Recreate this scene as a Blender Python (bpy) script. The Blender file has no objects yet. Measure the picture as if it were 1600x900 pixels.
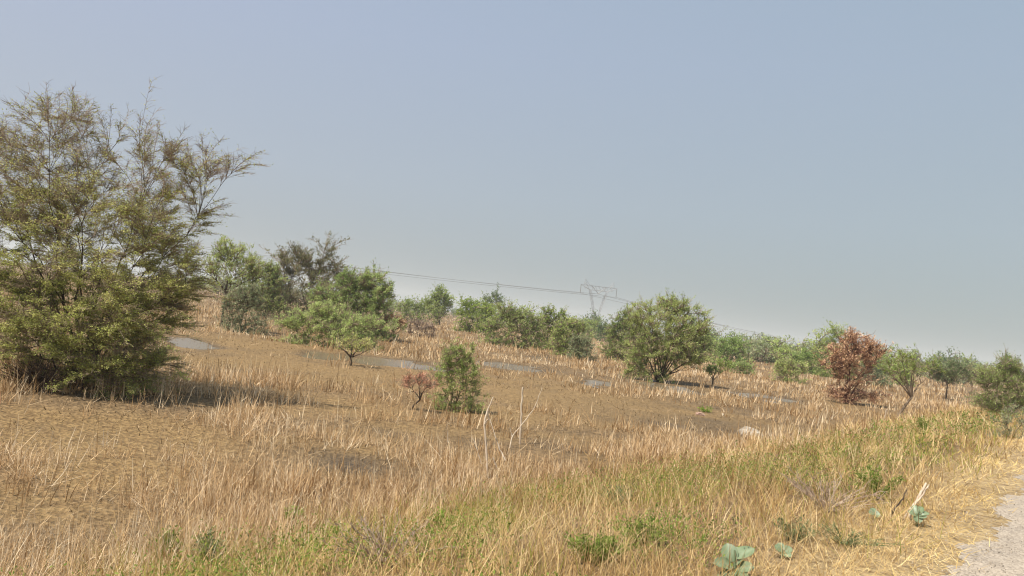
import bpy, math, random
import numpy as np
from mathutils import Matrix, Vector, Euler

R = math.radians
rng = np.random.default_rng(11)
random.seed(5)
scene = bpy.context.scene
COL = scene.collection

# ------------------------------------------------------------------ camera
CAM_Z = 1.6
PITCH, ROLL, LENS = 2.31, 6.6, 26.0
cam_data = bpy.data.cameras.new("camera")
cam_data.lens = LENS
cam_data.sensor_width = 36.0
cam_data.clip_start = 0.05
cam_data.clip_end = 9000
cam = bpy.data.objects.new("camera", cam_data)
COL.objects.link(cam)
CAM_R = Matrix.Rotation(R(90 + PITCH), 3, 'X') @ Matrix.Rotation(R(ROLL), 3, 'Z')
cam.matrix_world = Matrix.Translation((0, 0, CAM_Z)) @ CAM_R.to_4x4()
scene.camera = cam

# ------------------------------------------------------------------ sky, sun, exposure
SUN_EL, SUN_AZ = 60.0, 236.0           # azimuth clockwise from +Y: behind-left of the camera
w = bpy.data.worlds.new("World")
scene.world = w
w.use_nodes = True
nt = w.node_tree
nt.nodes.clear()
out = nt.nodes.new('ShaderNodeOutputWorld')
bg = nt.nodes.new('ShaderNodeBackground')
sky = nt.nodes.new('ShaderNodeTexSky')
sky.sky_type = 'NISHITA'
sky.sun_disc = False
sky.sun_elevation = R(SUN_EL)
sky.sun_rotation = R(SUN_AZ)
sky.air_density = 1.0
sky.dust_density = 3.0
sky.ozone_density = 1.5
hs = nt.nodes.new('ShaderNodeHueSaturation')
hs.inputs['Saturation'].default_value = 0.55
mixs = nt.nodes.new('ShaderNodeMixRGB')
mixs.inputs['Fac'].default_value = 0.80
# dusty veil: greenish grey low down, bluer higher up
tcw = nt.nodes.new('ShaderNodeTexCoord')
sepw = nt.nodes.new('ShaderNodeSeparateXYZ')
rampw = nt.nodes.new('ShaderNodeValToRGB')
rw = rampw.color_ramp.elements
rw[0].position = 0.0; rw[0].color = (.345, .400, .385, 1)
rw[1].position = 0.62; rw[1].color = (.355, .470, .625, 1)
e_ = rw.new(.16); e_.color = (.390, .468, .535, 1)
e_ = rw.new(.34); e_.color = (.390, .478, .610, 1)
mulw = nt.nodes.new('ShaderNodeMixRGB'); mulw.blend_type = 'MULTIPLY'; mulw.inputs[0].default_value = 1
mulw.inputs['Color2'].default_value = (10.9, 10.9, 10.9, 1)
nt.links.new(tcw.outputs['Generated'], sepw.inputs[0])
nt.links.new(sepw.outputs['Z'], rampw.inputs[0])
nt.links.new(rampw.outputs[0], mulw.inputs['Color1'])
# brighter, faintly lilac haze towards the sun's side
rampx = nt.nodes.new('ShaderNodeValToRGB')
rx = rampx.color_ramp.elements
rx[0].position = .2; rx[0].color = (1.0, .955, 1.0, 1)
rx[1].position = .75; rx[1].color = (.885, .915, .905, 1)
mapx = nt.nodes.new('ShaderNodeMapRange'); mapx.inputs['From Min'].default_value = -1; mapx.inputs['From Max'].default_value = 1
nt.links.new(sepw.outputs['X'], mapx.inputs['Value'])
nt.links.new(mapx.outputs[0], rampx.inputs[0])
mulx = nt.nodes.new('ShaderNodeMixRGB'); mulx.blend_type = 'MULTIPLY'; mulx.inputs[0].default_value = 1
nt.links.new(mulw.outputs[0], mulx.inputs['Color1']); nt.links.new(rampx.outputs[0], mulx.inputs['Color2'])
nt.links.new(mulx.outputs[0], mixs.inputs['Color2'])
nt.links.new(sky.outputs[0], hs.inputs['Color'])
nt.links.new(hs.outputs[0], mixs.inputs['Color1'])
nt.links.new(mixs.outputs[0], bg.inputs['Color'])
bg.inputs['Strength'].default_value = 0.0705
nt.links.new(bg.outputs[0], out.inputs['Surface'])

sd = bpy.data.lights.new("sun", 'SUN')
sd.energy = 5.0
sd.angle = R(0.6)
sd.color = (1.0, 0.93, 0.83)
sun = bpy.data.objects.new("sun", sd)
COL.objects.link(sun)
sdir = Vector((math.sin(R(SUN_AZ)) * math.cos(R(SUN_EL)), math.cos(R(SUN_AZ)) * math.cos(R(SUN_EL)), math.sin(R(SUN_EL))))
sun.rotation_euler = sdir.to_track_quat('Z', 'Y').to_euler()
sun.location = sdir * 60

vs = scene.view_settings
vs.view_transform = 'Standard'
vs.look = 'None'
vs.exposure = 0.55
vs.gamma = 1.0
vs.use_curve_mapping = False
scene.cycles.max_bounces = 6
scene.cycles.diffuse_bounces = 3
scene.cycles.transmission_bounces = 4
scene.cycles.transparent_max_bounces = 8
scene.cycles.volume_bounces = 1
scene.cycles.use_denoising = True
scene.cycles.denoiser = 'OPENIMAGEDENOISE'
scene.cycles.denoising_input_passes = 'RGB_ALBEDO_NORMAL'
scene.cycles.denoising_prefilter = 'ACCURATE'
scene.cycles.pixel_filter_type = 'BLACKMAN_HARRIS'
scene.cycles.filter_width = 1.15

# ------------------------------------------------------------------ helpers
F = LENS / 36.0 * 1600.0
CR = np.array(CAM_R)
CAM = np.array([0, 0, CAM_Z])


def ray(px, py):
    d = CR @ np.array([(px - 800) / F, (450 - py) / F, -1.0])
    return d


def unproj(px, py, depth):
    """the point of the place seen at a photo pixel, on the vertical plane 'depth' metres ahead"""
    d = ray(px, py)
    return CAM + d * (depth / d[1])


def project(P):
    q = (P - CAM) @ CR
    z = np.maximum(-q[:, 2], 1e-3)
    ok = -q[:, 2] > 0.5
    return np.where(ok, 800 + F * q[:, 0] / z, -9999), np.where(ok, 450 - F * q[:, 1] / z, 9999)


_ns = np.random.default_rng(99)
_NOISE = [(_ns.normal(size=(7, 2)), _ns.uniform(0, 6.28, 7)) for _ in range(40)]


def noise2(x, y, scale, k=0):
    d, ph = _NOISE[k % 40]
    s = 0
    for i in range(7):
        s = s + np.sin((d[i, 0] * x + d[i, 1] * y) * scale * (0.6 + 0.25 * i) + ph[i]) * (1.0 / (1 + 0.25 * i))
    return s / 2.6


def sstep(a, b, v):
    t = np.clip((v - a) / (b - a), 0, 1)
    return t * t * (3 - 2 * t)


RP = np.array([3.6, 5.7])
RD = np.array([0.62, 0.785]); RD = RD / np.linalg.norm(RD)
RN = np.array([-RD[1], RD[0]])            # to the left of the road edge
FIELD = -0.70
WATER = -0.765


def sdist(x, y):
    return (x - RP[0]) * RN[0] + (y - RP[1]) * RN[1]


# bare wet mud and standing water, as ellipses (photo px, radii, slope of long axis)
MUD = [(760, 602, 200, 20, .12, 1), (1000, 640, 200, 20, .12, 1), (560, 640, 110, 16, .1, .75), (400, 636, 200, 13, .1, .5), (150, 662, 160, 14, .08, .9), (800, 652, 130, 14, .1, .8),
       (330, 780, 90, 12, .08, .5), (720, 725, 60, 9, .1, .5), (430, 572, 190, 20, .13, 1), (330, 562, 110, 20, .1, 1), (620, 596, 150, 15, .12, .9), (880, 622, 190, 17, .14, .95),
       (1120, 660, 190, 20, .13, 1), (1285, 676, 110, 16, .12, 1), (80, 685, 150, 34, .05, .95), (190, 745, 160, 30, .1, .9),
       (60, 790, 120, 26, .1, .8), (700, 680, 120, 18, .1, 1), (560, 722, 80, 17, .1, 1), (890, 690, 95, 16, .1, 1),
       (600, 690, 80, 12, .1, .8), (470, 700, 80, 14, .1, .6), (960, 660, 90, 12, .1, .8), (250, 690, 120, 22, .1, .8), (400, 750, 70, 12, .1, .6), (640, 640, 120, 9, .12, .5),
       (1330, 640, 80, 10, .12, .7), (430, 545, 150, 10, .13, .9), (1090, 612, 90, 7, .12, .5), (900, 597, 90, 7, .1, .45)]
POOL = [(302, 534, 34, 9, .12), (620, 566, 70, 6, .13), (520, 555, 50, 4, .13), (842, 556, 28, 5, .1),
        (932, 596, 26, 6, .1), (1050, 606, 60, 8, .12), (1195, 618, 50, 7, .13), (1010, 596, 30, 5, .1), (800, 572, 60, 4, .1)]


def ell(px, py, lst):
    v = np.zeros_like(px)
    for e in lst:
        dx, dy = px - e[0], py - e[1]
        c = math.cos(math.atan(e[4])); s_ = math.sin(math.atan(e[4]))
        u, q = dx * c + dy * s_, -dx * s_ + dy * c
        a = (e[5] if len(e) > 5 else 1) * np.exp(-((u / e[2]) ** 2 + (q / e[3]) ** 2) ** 1.5 * 0.7)
        v = np.maximum(v, a)
    return v


def mud_pool(x, y):
    P = np.stack([x, y, np.full_like(x, FIELD)], 1)
    px, py = project(P)
    ok = (y > 3) & (py < 1200) & (np.abs(px - 800) < 1400)
    wob = noise2(x, y, 1.1, 3) * .5 + noise2(x, y, 3.1, 4) * .3
    pyw = py + wob * np.clip((py - 470) * .09, 0, 16)
    pxw = px + noise2(x, y, .8, 5) * np.clip((py - 470) * .2, 0, 50)
    s = sdist(x, y)
    f = sstep(4.4, 6.2, s)
    mud = np.where(ok, ell(pxw, pyw, MUD), 0) * f
    pool = np.where(ok, ell(pxw, pyw, POOL), 0) * f
    gen = np.clip(noise2(x, y, .35, 6) - .45, 0, 1) * .7 * f * np.where(np.hypot(x, y) < 40, 1, .4)
    return np.maximum(mud, gen * .8), pool


def terrain(x, y, mp=None):
    s = sdist(x, y)
    z = FIELD * sstep(0.7, 5.9, s)
    nf = sstep(0.4, 1.6, s) + sstep(5.8, 7.5, -s)
    z = z + nf * (noise2(x, y, 1.3, 0) * .025 + noise2(x, y, 4.0, 1) * .012 + noise2(x, y, .25, 2) * .03)
    if mp is None:
        mp = mud_pool(x, y)
    mud, pool = mp
    fl = sstep(4.4, 6.2, s)
    base = z
    z = z * (1 - mud * .7) + (FIELD - .035 + noise2(x, y, 2.2, 7) * .022) * mud * .7
    z = np.where(fl > 0.01, z - pool * .078, base)
    return z


def tz(x, y):
    return float(terrain(np.array([x], float), np.array([y], float))[0])


def ground_at(px, py):
    """where the ray through a photo pixel meets the ground"""
    d = ray(px, py)
    t = np.geomspace(2, 1500, 900)
    for _ in range(3):
        P = CAM[None] + d[None] * t[:, None]
        under = P[:, 2] < terrain(P[:, 0], P[:, 1])
        i = int(np.argmax(under)) if under.any() else len(t) - 1
        t = np.linspace(t[max(i - 1, 0)], t[i], 40)
    return CAM + d * t[-1]


def tag(o, label=None, cat=None, group=None, kind=None):
    if label: o["label"] = label
    if cat: o["category"] = cat
    if group: o["group"] = group
    if kind: o["kind"] = kind
    return o


def empty(name, loc, label=None, cat=None, group=None):
    o = bpy.data.objects.new(name, None)
    o.empty_display_size = .2
    o.location = [float(a) for a in loc]
    COL.objects.link(o)
    return tag(o, label, cat, group)


def quad_mesh(name, V, Q, mats, parent=None, tint=None, origin=None, mat_idx=None, smooth=False):
    V = np.asarray(V, np.float32)
    if origin is not None:
        V = V - np.asarray(origin, np.float32)
    me = bpy.data.meshes.new(name)
    n, m = len(V), len(Q)
    me.vertices.add(n)
    me.vertices.foreach_set("co", np.ascontiguousarray(V).ravel())
    me.loops.add(m * 4)
    me.loops.foreach_set("vertex_index", np.ascontiguousarray(Q, dtype=np.int32).ravel())
    me.polygons.add(m)
    me.polygons.foreach_set("loop_start", np.arange(0, m * 4, 4, dtype=np.int32))
    if not isinstance(mats, (list, tuple)):
        mats = [mats]
    for mt in mats:
        me.materials.append(mt)
    if mat_idx is not None:
        me.polygons.foreach_set("material_index", np.ascontiguousarray(mat_idx, dtype=np.int32))
    me.polygons.foreach_set("use_smooth", np.full(m, smooth, dtype=bool))
    if tint is not None:
        at = me.attributes.new("tint", 'FLOAT', 'POINT')
        at.data.foreach_set("value", np.ascontiguousarray(tint, dtype=np.float32))
    me.update(calc_edges=True)
    o = bpy.data.objects.new(name, me)
    COL.objects.link(o)
    if parent is not None:
        o.parent = parent
    elif origin is not None:
        o.location = [float(a) for a in origin]
    return o


def norm(v):
    return v / np.maximum(np.linalg.norm(v, axis=-1, keepdims=True), 1e-9)


def tubes(P, Rd, sides=5):
    """P (n,k,3) polylines, Rd (n,k) radii -> verts, quads"""
    n, k, _ = P.shape
    T = np.gradient(P, axis=1)
    T = norm(T)
    ref = np.where(np.abs(T[:, :1, 2:3]) > .9, np.array([1., 0, 0]), np.array([0, 0, 1.]))
    ref = np.broadcast_to(ref, T.shape)
    U = norm(np.cross(T, ref))
    W = np.cross(T, U)
    a = np.arange(sides) / sides * 2 * np.pi
    V = P[:, :, None, :] + Rd[:, :, None, None] * (np.cos(a)[None, None, :, None] * U[:, :, None, :] + np.sin(a)[None, None, :, None] * W[:, :, None, :])
    idx = np.arange(n * k * sides).reshape(n, k, sides)
    nx = np.roll(idx, -1, axis=2)
    Q = np.stack([idx[:, :-1], nx[:, :-1], nx[:, 1:], idx[:, 1:]], -1).reshape(-1, 4)
    return V.reshape(-1, 3), Q


def bez(P, C, T, k):
    t = np.linspace(0, 1, k)[None, :, None]
    return (1 - t) ** 2 * P[:, None] + 2 * t * (1 - t) * C[:, None] + t * t * T[:, None]


def cat_mesh(parts):
    V, Q, off = [], [], 0
    for v, q in parts:
        V.append(v); Q.append(q + off); off += len(v)
    return np.concatenate(V), np.concatenate(Q)


# ------------------------------------------------------------------ materials
def lin(r, g, b):
    f = lambda c: ((c / 255 + .055) / 1.055) ** 2.4 if c > 10 else c / 255 / 12.92
    return (f(r), f(g), f(b), 1)


def new_mat(name):
    m = bpy.data.materials.new(name)
    m.use_nodes = True
    t = m.node_tree
    t.nodes.clear()
    o = t.nodes.new('ShaderNodeOutputMaterial')
    return m, t, o


def tint_mat(name, cols, trans=.3, rough=.9, spec=0.0):
    """thin plant tissue: colour picked per leaf or blade, part of the light passes through"""
    m, t, o = new_mat(name)
    at = t.nodes.new('ShaderNodeAttribute'); at.attribute_name = 'tint'
    rp = t.nodes.new('ShaderNodeValToRGB')
    while len(rp.color_ramp.elements) < len(cols):
        rp.color_ramp.elements.new(.5)
    for i, c in enumerate(cols):
        rp.color_ramp.elements[i].position = i / (len(cols) - 1)
        rp.color_ramp.elements[i].color = (*c, 1)
    t.links.new(at.outputs['Fac'], rp.inputs['Fac'])
    d = t.nodes.new('ShaderNodeBsdfDiffuse')
    tr = t.nodes.new('ShaderNodeBsdfTranslucent')
    mx = t.nodes.new('ShaderNodeMixShader'); mx.inputs[0].default_value = trans
    t.links.new(rp.outputs[0], d.inputs['Color']); t.links.new(rp.outputs[0], tr.inputs['Color'])
    t.links.new(d.outputs[0], mx.inputs[1]); t.links.new(tr.outputs[0], mx.inputs[2])
    last = mx
    if spec > 0:
        g = t.nodes.new('ShaderNodeBsdfGlossy'); g.inputs['Roughness'].default_value = .45
        g.inputs['Color'].default_value = (.9, .95, 1, 1)
        m2 = t.nodes.new('ShaderNodeMixShader'); m2.inputs[0].default_value = spec
        t.links.new(mx.outputs[0], m2.inputs[1]); t.links.new(g.outputs[0], m2.inputs[2]); last = m2
    t.links.new(last.outputs[0], o.inputs['Surface'])
    return m


def noise_mat(name, c1, c2, scale=8, rough=.9, bump=.3, detail=6, stretch=None):
    m, t, o = new_mat(name)
    tc = t.nodes.new('ShaderNodeTexCoord')
    mp = t.nodes.new('ShaderNodeMapping')
    if stretch: mp.inputs['Scale'].default_value = stretch
    n = t.nodes.new('ShaderNodeTexNoise'); n.inputs['Scale'].default_value = scale; n.inputs['Detail'].default_value = detail
    rp = t.nodes.new('ShaderNodeValToRGB')
    rp.color_ramp.elements[0].position = .32; rp.color_ramp.elements[1].position = .68
    rp.color_ramp.elements[0].color = (*c1, 1); rp.color_ramp.elements[1].color = (*c2, 1)
    b = t.nodes.new('ShaderNodeBsdfPrincipled'); b.inputs['Roughness'].default_value = rough
    b.inputs['Specular IOR Level'].default_value = .25
    bp = t.nodes.new('ShaderNodeBump'); bp.inputs['Strength'].default_value = bump; bp.inputs['Distance'].default_value = .05
    L = t.links.new
    L(tc.outputs['Object'], mp.inputs[0]); L(mp.outputs[0], n.inputs['Vector']); L(n.outputs[0], rp.inputs[0])
    L(rp.outputs[0], b.inputs['Base Color']); L(n.outputs[0], bp.inputs['Height']); L(bp.outputs[0], b.inputs['Normal'])
    L(b.outputs[0], o.inputs['Surface'])
    return m


def ground_mat():
    m, t, o = new_mat("earth")
    N = t.nodes.new; L = t.links.new
    tc = N('ShaderNodeTexCoord')
    wet = N('ShaderNodeAttribute'); wet.attribute_name = 'wet'
    mud = N('ShaderNodeAttribute'); mud.attribute_name = 'mud'
    n1 = N('ShaderNodeTexNoise'); n1.inputs['Scale'].default_value = 7; n1.inputs['Detail'].default_value = 9; n1.inputs['Roughness'].default_value = .7
    n2 = N('ShaderNodeTexNoise'); n2.inputs['Scale'].default_value = .9; n2.inputs['Detail'].default_value = 6
    n3 = N('ShaderNodeTexVoronoi'); n3.inputs['Scale'].default_value = 16
    for n in (n1, n2, n3): L(tc.outputs['Object'], n.inputs['Vector'])

    def ramp(src, a, b, p=(.35, .65)):
        r = N('ShaderNodeValToRGB')
        r.color_ramp.elements[0].position, r.color_ramp.elements[1].position = p
        r.color_ramp.elements[0].color = (*a, 1); r.color_ramp.elements[1].color = (*b, 1)
        L(src, r.inputs[0]); return r.outputs[0]

    def mix(f, a, b):
        x = N('ShaderNodeMixRGB'); L(f, x.inputs[0]); L(a, x.inputs[1]); L(b, x.inputs[2]); return x.outputs[0]
    litter = ramp(n1.outputs[0], (.075, .046, .02), (.27, .18, .09))
    film = mix(n2.outputs[0], ramp(n1.outputs[0], (.13, .079, .031), (.26, .168, .068), (.4, .62)), ramp(n1.outputs[0], (.175, .11, .048), (.315, .213, .096), (.4, .62)))
    dark = ramp(n1.outputs[0], (.045, .030, .014), (.105, .070, .034))
    c = mix(mud.outputs['Fac'], litter, film)
    stw = N('ShaderNodeAttribute'); stw.attribute_name = 'strawy'
    c = mix(stw.outputs['Fac'], c, ramp(n1.outputs[0], (.24, .16, .075), (.52, .39, .20)))
    c = mix(wet.outputs['Fac'], c, dark)
    b = N('ShaderNodeBsdfPrincipled')
    L(c, b.inputs['Base Color'])
    b.inputs['Specular IOR Level'].default_value = .3
    mr = N('ShaderNodeMapRange'); mr.inputs['To Min'].default_value = .95; mr.inputs['To Max'].default_value = .45
    L(wet.outputs['Fac'], mr.inputs['Value']); L(mr.outputs[0], b.inputs['Roughness'])
    ad = N('ShaderNodeMath'); ad.operation = 'ADD'
    L(n1.outputs[0], ad.inputs[0]); L(n3.outputs[0], ad.inputs[1])
    bp = N('ShaderNodeBump'); bp.inputs['Strength'].default_value = .9; bp.inputs['Distance'].default_value = .05
    L(ad.outputs[0], bp.inputs['Height']); L(bp.outputs[0], b.inputs['Normal'])
    L(b.outputs[0], o.inputs['Surface'])
    return m


def road_mat():
    m, t, o = new_mat("worn_asphalt")
    N = t.nodes.new; L = t.links.new
    tc = N('ShaderNodeTexCoord')
    v = N('ShaderNodeTexVoronoi'); v.inputs['Scale'].default_value = 52; v.inputs['Randomness'].default_value = 1
    v2 = N('ShaderNodeTexVoronoi'); v2.inputs['Scale'].default_value = 24
    n = N('ShaderNodeTexNoise'); n.inputs['Scale'].default_value = 1.6; n.inputs['Detail'].default_value = 8; n.inputs['Roughness'].default_value = .7
    n5 = N('ShaderNodeTexNoise'); n5.inputs['Scale'].default_value = 30; n5.inputs['Detail'].default_value = 5
    for q in (v, v2, n, n5): L(tc.outputs['Object'], q.inputs['Vector'])
    sx = N('ShaderNodeSeparateColor'); L(v.outputs['Color'], sx.inputs[0])
    r = N('ShaderNodeValToRGB'); e = r.color_ramp.elements
    e[0].position = 0; e[0].color = (.10, .088, .072, 1); e[1].position = 1; e[1].color = (.52, .45, .36, 1)
    x = e.new(.3); x.color = (.29, .245, .195, 1); x = e.new(.7); x.color = (.37, .315, .25, 1)
    L(sx.outputs[0], r.inputs[0])
    rd = N('ShaderNodeValToRGB'); e = rd.color_ramp.elements
    e[0].position = .35; e[0].color = (.26, .22, .175, 1); e[1].position = .66; e[1].color = (.42, .345, .26, 1)
    L(n.outputs[0], rd.inputs[0])
    mx = N('ShaderNodeMixRGB'); mx.inputs[0].default_value = .55; L(r.outputs[0], mx.inputs[1]); L(rd.outputs[0], mx.inputs[2])
    b = N('ShaderNodeBsdfPrincipled'); b.inputs['Roughness'].default_value = .95; b.inputs['Specular IOR Level'].default_value = .2
    L(mx.outputs[0], b.inputs['Base Color'])
    ad = N('ShaderNodeMath'); ad.operation = 'SUBTRACT'; L(n5.outputs[0], ad.inputs[0]); L(v.outputs['Distance'], ad.inputs[1])
    bp = N('ShaderNodeBump'); bp.inputs['Strength'].default_value = .8; bp.inputs['Distance'].default_value = .012
    L(ad.outputs[0], bp.inputs['Height']); L(bp.outputs[0], b.inputs['Normal'])
    L(b.outputs[0], o.inputs['Surface'])
    return m


def water_mat():
    m, t, o = new_mat("murky_water")
    N = t.nodes.new; L = t.links.new
    tc = N('ShaderNodeTexCoord')
    n = N('ShaderNodeTexNoise'); n.inputs['Scale'].default_value = 6; n.inputs['Detail'].default_value = 4
    L(tc.outputs['Object'], n.inputs['Vector'])
    b = N('ShaderNodeBsdfPrincipled')
    b.inputs['Base Color'].default_value = (.15, .115, .07, 1)
    b.inputs['Specular IOR Level'].default_value = .4
    b.inputs['Roughness'].default_value = .26
    b.inputs['IOR'].default_value = 1.33
    bp = N('ShaderNodeBump'); bp.inputs['Strength'].default_value = .12; bp.inputs['Distance'].default_value = .02
    L(n.outputs[0], bp.inputs['Height']); L(bp.outputs[0], b.inputs['Normal'])
    L(b.outputs[0], o.inputs['Surface'])
    return m


M = {}
M['bark_dark'] = noise_mat("dark_bark", (.045, .032, .022), (.13, .095, .065), 14, .95, .5, stretch=(1, 1, .3))
M['bark_tan'] = noise_mat("tan_bark", (.12, .085, .055), (.27, .20, .135), 16, .95, .4, stretch=(1, 1, .3))
M['bark_pale'] = noise_mat("bleached_wood", (.42, .33, .24), (.66, .55, .42), 20, .9, .3, stretch=(1, 1, .25))
M['bark_red'] = noise_mat("red_brown_bark", (.09, .04, .03), (.22, .10, .07), 14, .95, .4)
M['twig_tan'] = noise_mat("grey_tan_twig", (.20, .15, .10), (.36, .28, .20), 20, .95, .2)
L_ = {
    'twigdark': [(.035, .024, .02), (.07, .048, .038), (.12, .085, .065)],
    'olive': [(.080, .088, .022), (.170, .188, .050), (.26, .275, .090), (.33, .295, .13)],
    'light': [(.085, .125, .038), (.155, .215, .070), (.235, .285, .105)],
    'bright': [(.060, .105, .032), (.122, .185, .058), (.205, .275, .100)],
    'mid': [(.050, .080, .026), (.102, .145, .046), (.170, .218, .080)],
    'dark': [(.026, .050, .024), (.055, .088, .038), (.100, .135, .060)],
    'darkolive': [(.045, .048, .022), (.090, .092, .040), (.160, .150, .075)],
    'greygreen': [(.070, .090, .048), (.135, .155, .085), (.215, .225, .130)],
    'yellowgreen': [(.080, .115, .024), (.150, .195, .045), (.24, .27, .075)],
    'rust': [(.21, .12, .066), (.35, .215, .125), (.47, .325, .21)],
    'pink': [(.35, .16, .11), (.50, .25, .17), (.58, .34, .24)],
    'deadgrey': [(.12, .085, .065), (.21, .155, .12), (.30, .23, .18)],
}
LIFT = {'twigdark': .9, 'yellowgreen': 1.55, 'rust': 1.5, 'pink': 1.2, 'deadgrey': 1.3, 'dark': 2.0, 'mid': 2.05, 'bright': 1.8, 'greygreen': 1.7, 'darkolive': 1.7, 'olive': 1.9, 'light': 1.75}
for k in L_:
    q_ = 1.25 if k not in ('rust', 'pink', 'deadgrey', 'olive') else 1.12
    g_ = 1.14 if k in ('mid', 'bright', 'dark', 'light') else 1.0
    L_[k] = [tuple(min(.8, v * LIFT.get(k, 1.45) * q_ * (g_ if j == 0 else 1)) for j, v in enumerate(c)) for c in L_[k]]
for k, c in L_.items():
    M['leaf_' + k] = tint_mat("leaf_" + k, c, .38 if k not in ('rust', 'pink', 'deadgrey') else .15)
M['straw'] = tint_mat("dry_straw", [(.21, .115, .045), (.51, .335, .172), (.71, .52, .305), (.86, .715, .505)], .25)
M['stubble'] = tint_mat('stubble', [(.085, .052, .024), (.16, .105, .05), (.32, .22, .12), (.55, .41, .25)], .1)
M['verge'] = tint_mat("verge_straw", [(.22, .125, .045), (.50, .33, .14), (.69, .50, .245), (.80, .64, .38)], .28)
M['greengrass'] = tint_mat("green_grass", [(.11, .135, .02), (.25, .265, .045), (.40, .375, .085), (.55, .46, .15)], .42)
M['yellowstraw'] = tint_mat("yellow_straw", [(.42, .27, .09), (.62, .45, .18), (.74, .60, .32)], .15)
M['herb'] = tint_mat("herb_leaf", [(.085, .125, .025), (.18, .245, .05), (.31, .37, .09)], .42)
M['limeherb'] = tint_mat("lime_leaf", [(.11, .20, .02), (.21, .33, .04), (.31, .43, .09)], .35)
M['bluegreen'] = tint_mat("blue_green_leaf", [(.10, .135, .055), (.19, .225, .10), (.29, .32, .17)], .38)
M['waxleaf'] = tint_mat("waxy_grey_green_leaf", [(.12, .165, .075), (.18, .235, .125), (.26, .31, .19)], .2, spec=.03)
M['greytwig'] = tint_mat("grey_lilac_twig", [(.24, .17, .12), (.37, .275, .205), (.50, .40, .31)], .1)
M['steel'] = noise_mat("galvanised_steel", (.24, .25, .26), (.36, .37, .38), 3, .6, 0)
M['insul'] = noise_mat("insulator_glaze", (.10, .09, .085), (.16, .15, .14), 3, .4, 0)
M['wire'] = noise_mat("weathered_wire", (.13, .135, .14), (.19, .195, .20), 2, .6, 0)
M['grit'] = tint_mat('grit', [(.17, .145, .115), (.33, .28, .22), (.48, .41, .33)], 0)
M['rock'] = noise_mat("pale_rock", (.20, .165, .125), (.46, .41, .33), 7, .95, .6)
M['redrock'] = noise_mat("reddish_rock", (.25, .15, .11), (.42, .29, .22), 9, .95, .6)
M['ground'] = ground_mat()
M['road'] = road_mat()
M['water'] = water_mat()

# ------------------------------------------------------------------ ground, road, water
ang = np.concatenate([np.arange(-48, 48, .2), np.arange(48, 312, 2.0)])
rad = np.concatenate([[0.3], np.geomspace(1.2, 2500, 430)])
A, RR = np.meshgrid(R(1) * ang, rad, indexing='ij')
gx, gy = (np.sin(A) * RR).ravel(), (np.cos(A) * RR).ravel()
mp_ = mud_pool(gx, gy)
gz = terrain(gx, gy, mp_)
na, nr = A.shape
idx = np.arange(na * nr).reshape(na, nr)
nxt = np.roll(idx, -1, axis=0)
Q = np.stack([idx[:, :-1], idx[:, 1:], nxt[:, 1:], nxt[:, :-1]], -1).reshape(-1, 4)
gr = quad_mesh("ground", np.stack([gx, gy, gz], 1), Q, M['ground'], smooth=True)
tag(gr, kind="structure")
sg = sdist(gx, gy)
wet = np.clip((-.722 - gz) / .045, 0, 1) * sstep(4.5, 6, sg)
dk = ell(*project(np.stack([gx, gy, np.full_like(gx, FIELD)], 1)), [(1100, 664, 160, 16, .12, .8), (1290, 684, 100, 13, .12, .8), (1180, 650, 170, 9, .13, .65), (690, 682, 120, 15, .1, .85), (560, 724, 85, 18, .1, .9), (890, 690, 95, 16, .1, .9), (470, 700, 60, 10, .1, .6), (1000, 640, 120, 9, .12, .4), (700, 650, 50, 8, .1, .5), (170, 632, 140, 10, .1, .5)])
wet = np.maximum(wet * .8, dk * sstep(4.5, 6, sg) * (.55 + .45 * np.clip(noise2(gx, gy, 2.0, 11), -1, 1)))
for nm, arr in (("strawy", (1 - sstep(.5, 1.6, sg)) * (.75 + .25 * noise2(gx, gy, 3, 31))), ("wet", wet), ("mud", np.clip(mp_[0] * 1.3, 0, 1))):
    at = gr.data.attributes.new(nm, 'FLOAT', 'POINT')
    at.data.foreach_set("value", np.clip(arr, 0, 1).astype(np.float32))

# road with a crumbling edge
ts = np.concatenate([np.arange(-25, 45, .05), np.geomspace(45, 900, 60)])
offs = [0.0, -.5, -1.5, -2.6, -4.0, -5.6]
rv = []
for t_ in ts:
    j = .10 * math.sin(t_ * 1.7) + .06 * math.sin(t_ * 4.9 + 1) + .03 * math.sin(t_ * 13.7 + 2) + .02 * math.sin(t_ * 31) + .012 * random.uniform(-1, 1)
    for i, o_ in enumerate(offs):
        p = RP + RD * t_ + RN * (o_ + (j if i in (0, 5) else 0))
        rv.append((p[0], p[1], .022 + (.02 * math.sin(math.pi * i / 5)) - (.02 if i in (0, 5) else 0)))
k = len(offs)
ri = np.arange(len(rv)).reshape(-1, k)
rq = np.stack([ri[:-1, :-1], ri[1:, :-1], ri[1:, 1:], ri[:-1, 1:]], -1).reshape(-1, 4)[:, ::-1]
rd_ = quad_mesh("road", np.array(rv), rq, M['road'], smooth=True)
tag(rd_, kind="structure")

# standing water: one level sheet, seen where the field dips below it
wn = 60
wr = np.array([(math.sin(a) * r_, math.cos(a) * r_) for a in np.linspace(-.95, .95, wn) for r_ in (9, 20, 60, 140)])
wz = np.full(len(wr), WATER)
wv = np.stack([wr[:, 0], wr[:, 1], wz], 1)
wi = np.arange(len(wr)).reshape(wn, 4)
wq = np.stack([wi[:-1, :-1], wi[:-1, 1:], wi[1:, 1:], wi[1:, :-1]], -1).reshape(-1, 4)[:, ::-1]
wo = quad_mesh("water", wv, wq, M['water'])
tag(wo, kind="structure")


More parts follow.
